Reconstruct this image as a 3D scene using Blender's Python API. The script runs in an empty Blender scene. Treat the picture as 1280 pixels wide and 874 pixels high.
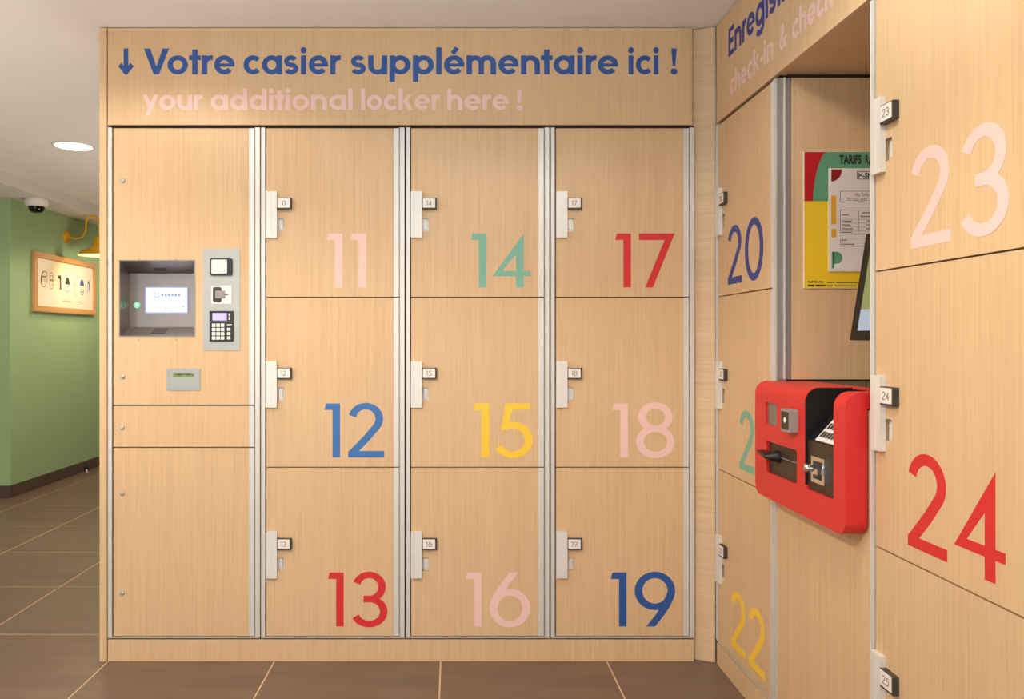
import bpy, bmesh, math, random
from math import sin, cos, pi, radians
from mathutils import Vector, geometry

random.seed(7)
S = bpy.context.scene
COL = S.collection

# ------------------------------------------------------------------ camera
H = 1.168                                   # eye height
cam_d = bpy.data.cameras.new('camera')
cam = bpy.data.objects.new('camera', cam_d); COL.objects.link(cam)
cam.location = (0, 0, H); cam.rotation_euler = (pi / 2, 0, 0)
cam_d.sensor_width = 36; cam_d.sensor_fit = 'HORIZONTAL'
cam_d.lens = 36 * 987 / 1280
cam_d.shift_x = 74 / 1280; cam_d.shift_y = -13 / 1280
cam_d.clip_start = 0.02
S.camera = cam

# ------------------------------------------------------------------ light
w = bpy.data.worlds.new('world'); S.world = w; w.use_nodes = True
w.node_tree.nodes['Background'].inputs[0].default_value = (0.9, 0.95, 1, 1)      # fill light entering by an added window behind the camera
w.node_tree.nodes['Background'].inputs[1].default_value = 3.3
S.view_settings.view_transform = 'Standard'; S.view_settings.look = 'None'
S.view_settings.gamma = 1; S.view_settings.use_curve_mapping = False
S.view_settings.exposure = 0.0

WARM = (1.0, 0.885, 0.73)
SPOT_W = 1.0
ld = bpy.data.lights.new('window_fill_portal', 'AREA'); ld.shape = 'RECTANGLE'
ld.size = 4.6; ld.size_y = 1.9; ld.cycles.is_portal = True
lo = bpy.data.objects.new('window_fill_portal', ld); COL.objects.link(lo)
lo.location = (-1.6, -3.12, 1.15); lo.rotation_euler = (pi / 2, 0, 0)     # portal for the fill entering the added window, towards +Y

ud = bpy.data.lights.new('ceiling_fill', 'AREA'); ud.shape = 'DISK'; ud.size = .6; ud.energy = 14; ud.color = (.70, .90, 1.0)
uo = bpy.data.objects.new('ceiling_fill', ud); COL.objects.link(uo)
uo.location = (.0, 1.1, 1.72); uo.rotation_euler = (pi - .2, 0, 0)      # added fill aimed up at the white ceiling, no fixture behind it
u2 = bpy.data.objects.new('ceiling_fill', ud.copy()); COL.objects.link(u2); u2.data.energy = 42; u2.data.color = (1.0, .91, .80)
u2.data.size = 1.2; u2.location = (-2.9, 1.9, .5); u2.rotation_euler = (pi, 0, 0)  # another added ceiling fill, unseen off to the left

u3 = bpy.data.objects.new('ceiling_fill', u2.data.copy()); COL.objects.link(u3); u3.data.size = 1.0; u3.data.energy = 30; u3.data.color = (1.0, .86, .70)
u3.location = (-1.0, 5.3, .3); u3.rotation_euler = (pi, 0, 0)  # added fill for the corridor ceiling, hidden behind the lockers

# ------------------------------------------------------------------ materials
def lin(c):
    return tuple(((x / 255) / 12.92 if x <= 10 else ((x / 255 + .055) / 1.055) ** 2.4) for x in c)
MATS = {}
def mat(name, rgb, rough=.5, metal=0., spec=.5, emit=None, noise=None, bump=0, aniso=None):
    """plain or softly mottled procedural material; rgb in sRGB 0..255"""
    m = bpy.data.materials.new(name); m.use_nodes = True
    nt = m.node_tree; b = nt.nodes['Principled BSDF']
    col = (*lin(rgb), 1)
    b.inputs['Base Color'].default_value = col
    b.inputs['Roughness'].default_value = rough
    b.inputs['Metallic'].default_value = metal
    b.inputs['Specular IOR Level'].default_value = spec
    if emit:
        b.inputs['Emission Color'].default_value = (*lin(emit[0]), 1)
        b.inputs['Emission Strength'].default_value = emit[1]
    if noise:
        sc, amt = noise
        tc = nt.nodes.new('ShaderNodeTexCoord'); mp = nt.nodes.new('ShaderNodeMapping')
        mp.inputs['Scale'].default_value = sc
        nz = nt.nodes.new('ShaderNodeTexNoise'); nz.inputs['Scale'].default_value = 1; nz.inputs['Detail'].default_value = 4
        nt.links.new(tc.outputs['Object'], mp.inputs['Vector']); nt.links.new(mp.outputs['Vector'], nz.inputs['Vector'])
        rp = nt.nodes.new('ShaderNodeValToRGB')
        rp.color_ramp.elements[0].position = .3; rp.color_ramp.elements[1].position = .7
        rp.color_ramp.elements[0].color = (*[x * (1 - amt) for x in col[:3]], 1)
        rp.color_ramp.elements[1].color = (*[min(1, x * (1 + amt)) for x in col[:3]], 1)
        nt.links.new(nz.outputs['Fac'], rp.inputs['Fac']); nt.links.new(rp.outputs['Color'], b.inputs['Base Color'])
        if bump:
            bp = nt.nodes.new('ShaderNodeBump'); bp.inputs['Strength'].default_value = bump; bp.inputs['Distance'].default_value = .001
            nt.links.new(nz.outputs['Fac'], bp.inputs['Height']); nt.links.new(bp.outputs['Normal'], b.inputs['Normal'])
    MATS[name] = m
    return m

def wood(name, a, b_, horizontal=False):
    m = bpy.data.materials.new(name); m.use_nodes = True
    nt = m.node_tree; N = nt.nodes; L = nt.links; p = N['Principled BSDF']
    p.inputs['Roughness'].default_value = .42; p.inputs['Specular IOR Level'].default_value = .35
    tc = N.new('ShaderNodeTexCoord'); oi = N.new('ShaderNodeObjectInfo')
    off = N.new('ShaderNodeVectorMath'); off.operation = 'SCALE'; off.inputs[0].default_value = (7.3, 5.1, 9.7)
    L.new(oi.outputs['Random'], off.inputs['Scale'])
    ad = N.new('ShaderNodeVectorMath'); ad.operation = 'ADD'
    L.new(tc.outputs['Object'], ad.inputs[0]); L.new(off.outputs[0], ad.inputs[1])
    def layer(scale, detail):
        mp = N.new('ShaderNodeMapping'); mp.inputs['Scale'].default_value = scale
        nz = N.new('ShaderNodeTexNoise'); nz.inputs['Scale'].default_value = 1; nz.inputs['Detail'].default_value = detail
        L.new(ad.outputs[0], mp.inputs['Vector']); L.new(mp.outputs['Vector'], nz.inputs['Vector'])
        return nz
    if horizontal:
        n1 = layer((2.2, 2.2, 110), 3); n2 = layer((9, 9, 420), 2); n3 = layer((.8, .8, 9), 1)
    else:
        n1 = layer((110, 110, 2.2), 3); n2 = layer((420, 420, 9), 2); n3 = layer((9, 9, .8), 1)
    mx = N.new('ShaderNodeMath'); mx.operation = 'MULTIPLY_ADD'; mx.inputs[1].default_value = .45
    L.new(n1.outputs['Fac'], mx.inputs[0])
    m2 = N.new('ShaderNodeMath'); m2.operation = 'MULTIPLY'; m2.inputs[1].default_value = .35
    L.new(n2.outputs['Fac'], m2.inputs[0]); L.new(m2.outputs[0], mx.inputs[2])
    m3 = N.new('ShaderNodeMath'); m3.operation = 'MULTIPLY_ADD'; m3.inputs[1].default_value = .2
    L.new(n3.outputs['Fac'], m3.inputs[0]); L.new(mx.outputs[0], m3.inputs[2])
    rp = N.new('ShaderNodeValToRGB'); rp.color_ramp.elements[0].position = .36; rp.color_ramp.elements[1].position = .64
    rp.color_ramp.elements[0].color = (*lin(a), 1); rp.color_ramp.elements[1].color = (*lin(b_), 1)
    L.new(m3.outputs[0], rp.inputs['Fac']); L.new(rp.outputs['Color'], p.inputs['Base Color'])
    bp = N.new('ShaderNodeBump'); bp.inputs['Strength'].default_value = .08; bp.inputs['Distance'].default_value = .0006
    L.new(mx.outputs[0], bp.inputs['Height']); L.new(bp.outputs['Normal'], p.inputs['Normal'])
    MATS[name] = m
    return m

wood('oak', (211, 176, 135), (224, 192, 150))
wood('oak_horizontal', (208, 177, 140), (224, 194, 156), True)
mat('aluminium', (224, 221, 216), .5, .4)
mat('grey_aluminium', (168, 164, 160), .45, .5)  # a darker grey than the other aluminium, for the niche jambs
mat('white_aluminium', (230, 228, 223), .5, .25)
mat('steel', (172, 174, 170), .42, .6, noise=((3, 3, 140), .04))
mat('recess_steel', (146, 138, 133), .34, .7)
mat('gap_shade', (38, 28, 22), .9)
mat('carcass', (52, 38, 28), .9)
mat('ceiling_white', (234, 232, 230), .9, noise=((3, 3, 3), .01))
mat('soffit_white', (226, 222, 216), .9)
mat('wall_white', (226, 220, 210), .9)
mat('green_paint', (164, 194, 142), .75, noise=((4, 4, 4), .02))
mat('tile_floor', (118, 95, 81), .38, spec=.4, noise=((2.2, 9, 2), .16), bump=.05)
mat('grout', (214, 184, 154), .85)
mat('tile_skirting', (88, 70, 60), .45, noise=((3, 3, 8), .12))
mat('vinyl_blue', (38, 84, 158), .5)
mat('vinyl_navy', (42, 64, 146), .5)
mat('vinyl_bright_blue', (58, 114, 182), .5)
mat('vinyl_pink', (240, 202, 196), .5)
mat('vinyl_red', (214, 42, 44), .5)
mat('vinyl_teal', (124, 182, 160), .5)
mat('vinyl_yellow', (252, 208, 56), .5)
mat('black', (22, 22, 24), .4)
mat('black_gloss', (12, 12, 13), .35, spec=.3)
mat('slot_black', (10, 11, 14), .5)
mat('charcoal', (62, 56, 52), .5)
mat('brown_panel', (58, 42, 32), .45)
mat('white_plastic', (240, 236, 230), .45)
mat('grey_plastic', (150, 146, 142), .5)
mat('kiosk_red', (214, 40, 40), .42, noise=((30, 30, 30), .01))
mat('chrome', (225, 225, 225), .12, 1.)
mat('glass_dark', (120, 112, 104), .08, 0, .6)
mat('screen_white', (235, 242, 255), .3, emit=((226, 236, 255), .62))
mat('screen_frame', (150, 165, 225), .3, emit=((120, 150, 240), .7))
mat('screen_ink', (120, 140, 190), .3, emit=((120, 140, 190), .3))
mat('lcd', (176, 170, 240), .3, emit=((160, 150, 245), .55))
mat('green_led', (80, 230, 130), .3, emit=((90, 245, 140), 1.6))
mat('green_led_reflection', (20, 120, 60), .3, emit=((20, 150, 70), .3))
mat('red_glow', (240, 130, 100), .3, emit=((250, 130, 100), .8))
mat('slot_green', (112, 140, 40), .35, emit=((110, 140, 40), .15))
mat('poster_red', (190, 20, 30), .5)
mat('poster_green', (96, 160, 124), .5)
mat('poster_yellow', (246, 206, 40), .5)
mat('paper', (236, 230, 228), .5)
mat('paper_red', (140, 24, 30), .5)
mat('paper_amber', (238, 176, 44), .5)
mat('ink', (40, 34, 34), .6)
mat('ink_pale', (140, 128, 124), .6)
mat('tablet_screen_reflection', (120, 130, 80), .12, emit=((140, 152, 92), .30))  # greenish reflection on the glass, put into a glowing screen colour
mat('tablet_bar', (120, 135, 150), .12, emit=((180, 200, 225), .45))
mat('lamp_yellow', (238, 182, 24), .4)
mat('lamp_inside', (250, 236, 206), .6)
mat('bulb', (255, 240, 210), .4, emit=((255, 226, 170), 110))
mat('downlight_lens', (255, 250, 240), .4, emit=((255, 240, 215), 14))
mat('frame_oak', (216, 164, 104), .45, noise=((4, 40, 40), .06))
mat('print_cream', (246, 232, 208), .5)
mat('sketch_dark', (66, 58, 54), .6)
mat('sketch_blue', (58, 76, 140), .6)
mat('sketch_brown', (120, 84, 58), .6)
mat('dome_glass', (14, 13, 13), .08)
mat('rubber', (24, 22, 21), .7)
mat('added_window_frame', (70, 70, 72), .5)
gl = mat('added_window_glass', (255, 255, 255), .02); gl.node_tree.nodes['Principled BSDF'].inputs['Transmission Weight'].default_value = 1
mat('paving_grey', (150, 148, 144), .9, noise=((5, 5, 5), .05))

# ------------------------------------------------------------------ mesh helpers
def M(n): return MATS[n]
class MB:
    def __init__(s): s.v = []; s.f = []; s.m = []; s.sm = []
    def add(s, vs, fs, m=0, smooth=False):
        o = len(s.v); s.v += [tuple(p) for p in vs]
        for f in fs: s.f.append(tuple(i + o for i in f)); s.m.append(m); s.sm.append(smooth)
    def box(s, x0, x1, y0, y1, z0, z1, m=0):
        s.add([(x0,y0,z0),(x1,y0,z0),(x1,y1,z0),(x0,y1,z0),(x0,y0,z1),(x1,y0,z1),(x1,y1,z1),(x0,y1,z1)],
              [(0,3,2,1),(4,5,6,7),(0,1,5,4),(1,2,6,5),(2,3,7,6),(3,0,4,7)], m); return s
    def plate(s, outer, holes=(), y0=0., y1=.01, m=0, axes='xz', smooth=False):
        """polygon (with holes) in the given plane, extruded along the third axis from y0 (front) to y1"""
        def P(p, d):
            if axes == 'xz': return (p[0], d, p[1])
            if axes == 'xy': return (p[0], p[1], d)
            return (d, p[0], p[1])                        # 'yz'
        loops = [list(outer)] + [list(h) for h in holes]
        flat = [p for l in loops for p in l]; n = len(flat)
        tris = geometry.tessellate_polygon([[Vector((p[0], p[1], 0)) for p in l] for l in loops])
        vs = [P(p, y0) for p in flat] + [P(p, y1) for p in flat]
        fs = [tuple(t) for t in tris] + [tuple(i + n for i in reversed(t)) for t in tris]
        o = 0
        for l in loops:
            k = len(l)
            for i in range(k):
                j = (i + 1) % k; fs.append((o + i, o + j, n + o + j, n + o + i))
            o += k
        s.add(vs, fs, m, False); return s
    def tube(s, pts, r, m=0, n=10, smooth=True):
        pts = [Vector(p) for p in pts]; rings = []
        up = Vector((0, 0, 1))
        for i, p in enumerate(pts):
            d = (pts[min(i + 1, len(pts) - 1)] - pts[max(i - 1, 0)]).normalized()
            a = up - d * up.dot(d)
            if a.length < .05: a = Vector((0, 1, 0)) - d * d.y
            a.normalize(); b = d.cross(a); up = a
            rr = r[i] if isinstance(r, (list, tuple)) else r
            rings.append([p + a * rr * cos(2*pi*k/n) + b * rr * sin(2*pi*k/n) for k in range(n)])
        vs = [q for rg in rings for q in rg]; fs = []
        for i in range(len(rings) - 1):
            for k in range(n):
                fs.append((i*n+k, i*n+(k+1)%n, (i+1)*n+(k+1)%n, (i+1)*n+k))
        s.add(vs, fs, m, smooth)
        s.add(rings[0], [tuple(range(n))[::-1]], m); s.add(rings[-1], [tuple(range(n))], m); return s
    def lathe(s, prof, c=(0,0,0), axis='z', m=0, n=32, smooth=True):
        vs = []; fs = []
        for r, h in prof:
            for k in range(n):
                a = 2*pi*k/n; x, y = r*cos(a), r*sin(a)
                q = (x, y, h) if axis == 'z' else ((x, h, y) if axis == 'y' else (h, x, y))
                vs.append((c[0]+q[0], c[1]+q[1], c[2]+q[2]))
        for i in range(len(prof) - 1):
            for k in range(n):
                fs.append((i*n+k, i*n+(k+1)%n, (i+1)*n+(k+1)%n, (i+1)*n+k))
        s.add(vs, fs, m, smooth); return s
    def build(s, name, mats, parent=None, bevel=0, loc=None, rot=0):
        me = bpy.data.meshes.new(name); me.from_pydata(s.v, [], s.f); me.validate()
        if not isinstance(mats, (list, tuple)): mats = [mats]
        for x in mats: me.materials.append(M(x))
        if len(me.polygons) == len(s.m):
            me.polygons.foreach_set('material_index', s.m); me.polygons.foreach_set('use_smooth', s.sm)
        bm = bmesh.new(); bm.from_mesh(me)
        bmesh.ops.remove_doubles(bm, verts=bm.verts, dist=1e-6) if bevel else None
        bmesh.ops.recalc_face_normals(bm, faces=bm.faces)
        if bevel:
            es = [e for e in bm.edges if len(e.link_faces) == 2 and e.calc_face_angle(0) > .6]
            bmesh.ops.bevel(bm, geom=es, offset=bevel, segments=2, affect='EDGES', profile=.6, clamp_overlap=True)
        bm.to_mesh(me); bm.free(); me.update()
        o = bpy.data.objects.new(name, me); COL.objects.link(o)
        if parent: o.parent = parent
        if loc is not None: o.location = loc
        if rot: o.rotation_euler = (0, 0, rot)
        return o
def box(name, m, parent, x0, x1, y0, y1, z0, z1, bevel=0, **k):
    return MB().box(x0, x1, y0, y1, z0, z1).build(name, m, parent, bevel, **k)
def tag(o, label, cat, group=None):
    o['label'] = label; o['category'] = cat
    if group: o['group'] = group
    return o
def struct(o, label=None, cat=None):
    o['kind'] = 'structure'
    if label: o['label'] = label
    if cat: o['category'] = cat
    return o
def empty(name, loc, rz=0):
    o = bpy.data.objects.new(name, None); COL.objects.link(o); o.location = loc; o.rotation_euler = (0, 0, rz)
    o.empty_display_size = .05
    return o
def rrect(x0, x1, z0, z1, r, n=5):
    """rounded rectangle; r = (bl, br, tr, tl) or a number"""
    if not isinstance(r, tuple): r = (r,) * 4
    cs = [((x0, z0), (1, 1), 180, r[0]), ((x1, z0), (-1, 1), 270, r[1]), ((x1, z1), (-1, -1), 0, r[2]), ((x0, z1), (1, -1), 90, r[3])]
    out = []
    for (cx, cz), (sx, sz), a, rr in cs:
        if rr <= 0: out.append((cx, cz)); continue
        for k in range(n + 1):
            t = radians(a + 90 * k / n); out.append((cx + sx*rr + rr*cos(t), cz + sz*rr + rr*sin(t)))
    return out

# ------------------------------------------------------------------ stroke lettering
def arc(cx, cy, rx, ry, a0, a1, n=None):
    n = n or max(4, int(abs(a1 - a0) / 9))
    return [(cx + rx*cos(radians(a0 + (a1-a0)*k/n)), cy + ry*sin(radians(a0 + (a1-a0)*k/n))) for k in range(n + 1)]
def stroke(pts, wv, wh, closed=False):
    """quads along a centre line with a pen wv wide on uprights and wh thick on horizontals"""
    n = len(pts); L = []; R = []
    for i in range(n):
        if closed: a, b = pts[(i-1) % n], pts[(i+1) % n]
        else: a, b = pts[max(0, i-1)], pts[min(n-1, i+1)]
        dx, dy = b[0]-a[0], b[1]-a[1]; l = math.hypot(dx, dy) or 1
        nx, ny = -dy/l, dx/l
        h = .5 * math.sqrt((wv*nx)**2 + (wh*ny)**2)
        L.append((pts[i][0]+nx*h, pts[i][1]+ny*h)); R.append((pts[i][0]-nx*h, pts[i][1]-ny*h))
    qs = []
    for i in range(n if closed else n-1):
        j = (i+1) % n; qs.append([R[i], R[j], L[j], L[i]])
    return qs
DW, DH = .142, .120
def digit(c):
    st = lambda p, cl=False: stroke(p, DW, DH, cl)
    if c == '1': return [[(0,.88),(.15,.88),(.15,.881),(.29,1),(.03,1)], [(.15,0),(.29,0),(.29,1),(.15,.88)]], .29
    if c == '0': return st(arc(.388,.5,.317,.452,0,351,39), True), .776
    if c == '2': return st(arc(.325,.715,.25,.235,168,-36) + [(.352,.37), (.052,.062)]) + [[(0,0),(.665,0),(.665,.12),(0,.12)]], .665
    if c == '3': return st(arc(.32,.733,.238,.223,163,-90) + [(.215,.51)]) + st([(.215,.51)] + arc(.32,.2775,.27,.2325,90,-158)), .66
    if c == '4': return [[(.438,0),(.58,0),(.58,1.0),(.438,.806)], [(0,.207),(.707,.207),(.707,.308),(.0735,.308)],
                         [(0,.207),(.12,.23),(.185,.308),(.0735,.308)], [(.0735,.308),(.185,.308),(.438,.61),(.438,.806)]], .707
    if c == '5': return [[(.16,1.),(.16,.888),(.61,.888),(.61,1.)], [(.067,.517),(.115,.495),(.2,.57),(.275,.895),(.16,1.)]] + st(arc(.287,.325,.295,.275,122,-152)), .657
    if c == '6': return st(arc(.375,.34,.304,.295,0,351,39), True) + [[(.37,1),(.20,.78),(.36,.78),(.535,1)], [(.20,.78),(.10,.63),(.27,.64),(.36,.78)], [(.10,.63),(.03,.48),(.17,.42),(.27,.64)], [(.03,.48),(0.0,.36),(.13,.34),(.17,.42)]], .75
    if c == '7': return [[(0,.878),(.61,.878),(.66,1),(0,1)], [(.115,0),(.257,0),(.61,.878),(.470,.878)]], .66
    if c == '8': return st(arc(.357,.748,.248,.214,0,351,39), True) + st(arc(.357,.29,.286,.243,0,351,39), True), .715
    if c == '9':
        q, ww = digit('6'); return [[(ww-x, 1-y) for x, y in f] for f in q], ww
LW, LH = .205, .185
def glyph(c):
    st = lambda p, cl=False: stroke(p, LW, LH, cl)
    v = lambda x, a, b: st([(x, a), (x, b)])
    dot = lambda x, y, r=.12: [[(x+r*cos(k*pi/8), y+r*sin(k*pi/8)) for k in range(16)]]
    CY, RX, RY = .365, .28, .275
    ring = lambda cx: st(arc(cx, CY, RX, RY, 0, 350, 35), True)
    if c == 'o': return ring(.385)
    if c == 'c': return st(arc(.385, CY, RX, RY, 44, 316))
    if c in 'eé':
        q = st(arc(.385, CY, RX, RY, 0, 318)) + [[(.15,.30),(.765,.30),(.765,.42),(.15,.42)]]
        return q + (stroke([(.33,.80),(.50,1.03)], .17, .17) if c == 'é' else [])
    if c == 'a': return ring(.385) + v(.69, 0, .73)
    if c == 'd': return ring(.385) + v(.69, 0, 1.04)
    if c == 'p': return ring(.41) + v(.105, -.29, .73)
    if c == 'g': return ring(.385) + v(.69, 0, .73) + st([(.69,.1)] + arc(.39,-.02,.30,.20,0,-150))
    if c == 'u': return st([(.105,.73)] + arc(.36,.32,.255,.23,180,360) + [(.615,.73)]) + v(.615, 0, .73)
    if c == 'n': return v(.105, 0, .73) + st([(.105,.2)] + arc(.36,.40,.255,.24,180,0) + [(.615,0)])
    if c == 'h': return v(.105, 0, 1.04) + st([(.105,.2)] + arc(.36,.40,.255,.24,180,0) + [(.615,0)])
    if c == 'm': return v(.105, 0, .73) + st([(.105,.2)] + arc(.33,.42,.225,.22,180,0) + [(.555,0)]) + st([(.555,.2)] + arc(.78,.42,.225,.22,180,0) + [(1.005,0)])
    if c == 'r': return v(.105, 0, .73) + st([(.105,.2)] + arc(.36,.38,.255,.26,180,78))
    if c == 'i': return v(.105, 0, .73) + dot(.105, .93)
    if c == 'l': return v(.105, 0, 1.04)
    if c == 't': return v(.22, 0, .96) + [[(0,.55),(.44,.55),(.44,.73),(0,.73)]]
    if c == 's': return stroke(arc(.28,.505,.175,.14,25,270) , .19,.175) + stroke(arc(.28,.225,.195,.14,90,-155), .19,.175)
    if c == 'y': return [[(0,.73),(.22,.73),(.44,.15),(.33,-.03)], [(.12,-.28),(.34,-.28),(.76,.73),(.54,.73)]]
    if c == 'k': return v(.105, 0, 1.04) + [[(.20,.36),(.36,.36),(.70,.73),(.45,.73)], [(.27,.42),(.43,.48),(.74,0),(.48,0)]]
    if c == 'V': return [[(0,1),(.24,1),(.57,.0),(.37,0)], [(.37,0),(.57,0),(.94,1),(.70,1)]]
    if c == 'E': return v(.105, 0, 1) + [[(.1,0),(.58,0),(.58,.18),(.1,.18)], [(.1,.41),(.54,.41),(.54,.59),(.1,.59)], [(.1,.82),(.58,.82),(.58,1),(.1,1)]]
    if c == '-': return [[(0,.30),(.34,.30),(.34,.45),(0,.45)]]
    if c == '!': return [[(.02,1.0),(.07,.32),(.17,.32),(.22,1.0)]] + dot(.12, .11)
    if c == '&': return stroke([(.78,.02),(.52,.30),(.28,.58),(.20,.72),(.24,.86),(.36,.92),(.48,.87),(.52,.75),(.45,.64),(.22,.48),(.11,.32),(.13,.17),(.25,.09),(.42,.09),(.58,.19),(.68,.34),(.74,.50)], .17, .16)
    if c == '>': return v(.30, .05, 1) + st([(.03,.38),(.30,.08)]) + st([(.57,.38),(.30,.08)]) + dot(.30,.08,.1)   # down arrow
def polys_mesh(mb, polys, x0, z0, sx, sz, y, t=.0004, m=0):
    """coloured vinyl: each polygon raised t above the surface y (towards -y)"""
    for i, q in enumerate(polys):
        d = y - t - (i % 250) * 4e-6                       # pieces that overlap lie one above the other
        k = len(q); vs = [(x0+p[0]*sx, d, z0+p[1]*sz) for p in q] + [(x0+p[0]*sx, y, z0+p[1]*sz) for p in q]
        mb.add(vs, [tuple(range(k))] + [(i, (i+1) % k, k+(i+1) % k, k+i) for i in range(k)], m)
def word_polys(txt):
    x = 0; out = []
    for i, ch in enumerate(txt):
        g = glyph(ch); lo = min(p[0] for f in g for p in f); hi = max(p[0] for f in g for p in f)
        gap = .0 if i == 0 else .085
        if i and (txt[i-1] in 'rtVy' or ch == 't'): gap = .035
        if i and txt[i-1] == 'V': gap = -.06
        x += gap
        out += [[(p[0]-lo+x, p[1]) for p in f] for f in g]; x += hi - lo
    return out, x
def word(txt, m, parent, x0, width, base, cap, y):
    pl, wd = word_polys(txt); mb = MB(); polys_mesh(mb, pl, x0, base, (width/wd) if width else cap, cap, y)
    o = mb.build('lettering', m, parent); return o, (width or wd*cap)
def number_polys(num, gap=.15):
    out = []; x = 0
    for i, ch in enumerate(num):
        q, wd = digit(ch)
        if i: x += gap - (.04 if ch == '4' else 0)
        out += [[(p[0]+x, p[1]) for p in f] for f in q]; x += wd
    return out, x
def text_mesh(name, txt, m, parent, x0, z0, size, y, sx=1., bold=0., align='LEFT'):
    cu = bpy.data.curves.new('t', 'FONT'); cu.body = txt; cu.size = size; cu.align_x = align
    cu.offset = bold; cu.extrude = .0002; cu.resolution_u = 3
    ob = bpy.data.objects.new('t', cu); COL.objects.link(ob); bpy.context.view_layer.update()
    me = bpy.data.meshes.new_from_object(ob.evaluated_get(bpy.context.evaluated_depsgraph_get()))
    bpy.data.objects.remove(ob); me.name = name; me.materials.clear(); me.materials.append(M(m))
    for v in me.vertices: v.co = (x0 + v.co.x*sx, y - .0003 - v.co.z, z0 + v.co.y)
    o = bpy.data.objects.new(name, me); COL.objects.link(o); o.parent = parent; return o

# ------------------------------------------------------------------ the place: measures (metres)
PX = 1 / 345                                       # the main bank is drawn at 345 px per metre
D0 = 987 * PX                                      # distance of the main bank's front
Z = lambda p: H + (424 - p) * PX
XM = lambda p: (p - 566) * PX
CEIL = 2.298; LOW = 2.212
XW = -3.262                                        # green corridor wall
XR, YR = .950, 2.841                               # right bank: far corner of its front

# ---- floor with tiles
fl = struct(MB().box(-6.3, 2.0, -3.3, 9.6, -.05, -.0009).build('floor', 'grout'), 'brown stone-look floor tiles with pale joints', 'floor')
P = .6026; x_off = XM(135); y_off = 3.124
tile_me = None
i0 = -8; 
for i in range(-5, 5):
    for j in range(-6, 11):
        x0 = x_off + i * P; y0 = y_off + j * P - P
        if x0 + P > 1.6 or x0 < -4.6 or y0 < -.7 or y0 + P > 9.4: continue
        if tile_me is None:
            t = MB().box(.0027, P-.0027, .0027, P-.0027, -.01, 0).build('tile', 'tile_floor', fl, .0008); tile_me = t.data
        else:
            t = bpy.data.objects.new('tile', tile_me); COL.objects.link(t); t.parent = fl
        t.location = (x0, y0, 0)
rest = MB()
for i in range(-9, 5):
    for j in range(-11, 12):
        x0 = x_off + i * P; y0 = y_off + j * P - P
        if not (x0 + P > 1.6 or x0 < -4.6 or y0 < -.7 or y0 + P > 9.4) and -5 <= i < 5 and -6 <= j < 11: continue
        a, b, c, d = max(x0, -6.2)+.0027, min(x0+P, 1.9)-.0027, max(y0, -3.2)+.0027, min(y0+P, 9.5)-.0027
        if b - a > .02 and d - c > .02: rest.box(a, b, c, d, -.01, 0)
rt = rest.build('outlying_tiles', 'tile_floor', fl); rt['kind'] = 'stuff'

# ---- ceilings and walls
struct(box('ceiling', 'ceiling_white', None, -3.008, 2.0, -3.3, 9.6, CEIL, CEIL + .1), 'plain white painted ceiling above the lockers', 'ceiling')
struct(box('trim_1', 'soffit_white', None, -6.3, -3.008, -3.3, 9.6, LOW, CEIL + .1, .004), 'lowered white ceiling strip along the green wall', 'ceiling')
struct(box('wall_left', 'green_paint', None, -6.3, XW, 5.82, 9.6, 0, LOW, .004), 'sage green painted corridor wall with a sharp corner', 'wall')
struct(box('wall_far', 'wall_white', None, XW, 2.0, 9.5, 9.6, 0, CEIL))
struct(box('wall_outer', 'wall_white', None, -6.4, -6.3, -3.3, 5.82, 0, LOW))
struct(box('wall_right', 'wall_white', None, .985, 1.085, -3.3, 1.245, 0, CEIL))
struct(box('wall_corridor', 'wall_white', None, 1.5, 1.6, 1.245, 9.6, 0, CEIL))
bw = MB(); bw.box(-6.3, -3.95, -3.3, -3.2, 0, LOW); bw.box(.75, .985, -3.3, -3.2, 0, CEIL); bw.box(-3.95, .75, -3.3, -3.2, 2.15, CEIL); bw.box(-3.95, .75, -3.3, -3.2, 0, .15)
struct(bw.build('wall_back', 'wall_white'))
win = struct(MB().plate([(-3.95,.15),(.75,.15),(.75,2.15),(-3.95,2.15)], [[(-3.9+k*.93,.2),(-3.9+k*.93+.87,.2),(-3.9+k*.93+.87,2.1),(-3.9+k*.93,2.1)] for k in range(5)], -3.29, -3.22).build('added_window', 'added_window_frame'))  # unseen window, added to let frontal fill onto the lockers
struct(box('ground_outside', 'paving_grey', None, -8, 4, -8, -3.3, -.08, -.02))
bb = empty('baseboard_left', (XW, 5.82, 0)); struct(bb, 'dark brown tile skirting along the green wall', 'skirting')
x = 0
sk = None
for k in range(7):
    if sk is None:
        sk = MB().box(0, .010, .0015, .5985, .002, .088).build('tile', 'tile_skirting', bb, .001)
    else:
        o = bpy.data.objects.new('tile', sk.data); COL.objects.link(o); o.parent = bb; o.location = (0, .6*k, 0)
for k in range(4):
    o = bpy.data.objects.new('tile', sk.data); COL.objects.link(o); o.parent = bb; o.rotation_euler = (0, 0, -pi/2); o.location = (.010 - .6*(k+1), 0, 0)

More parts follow.
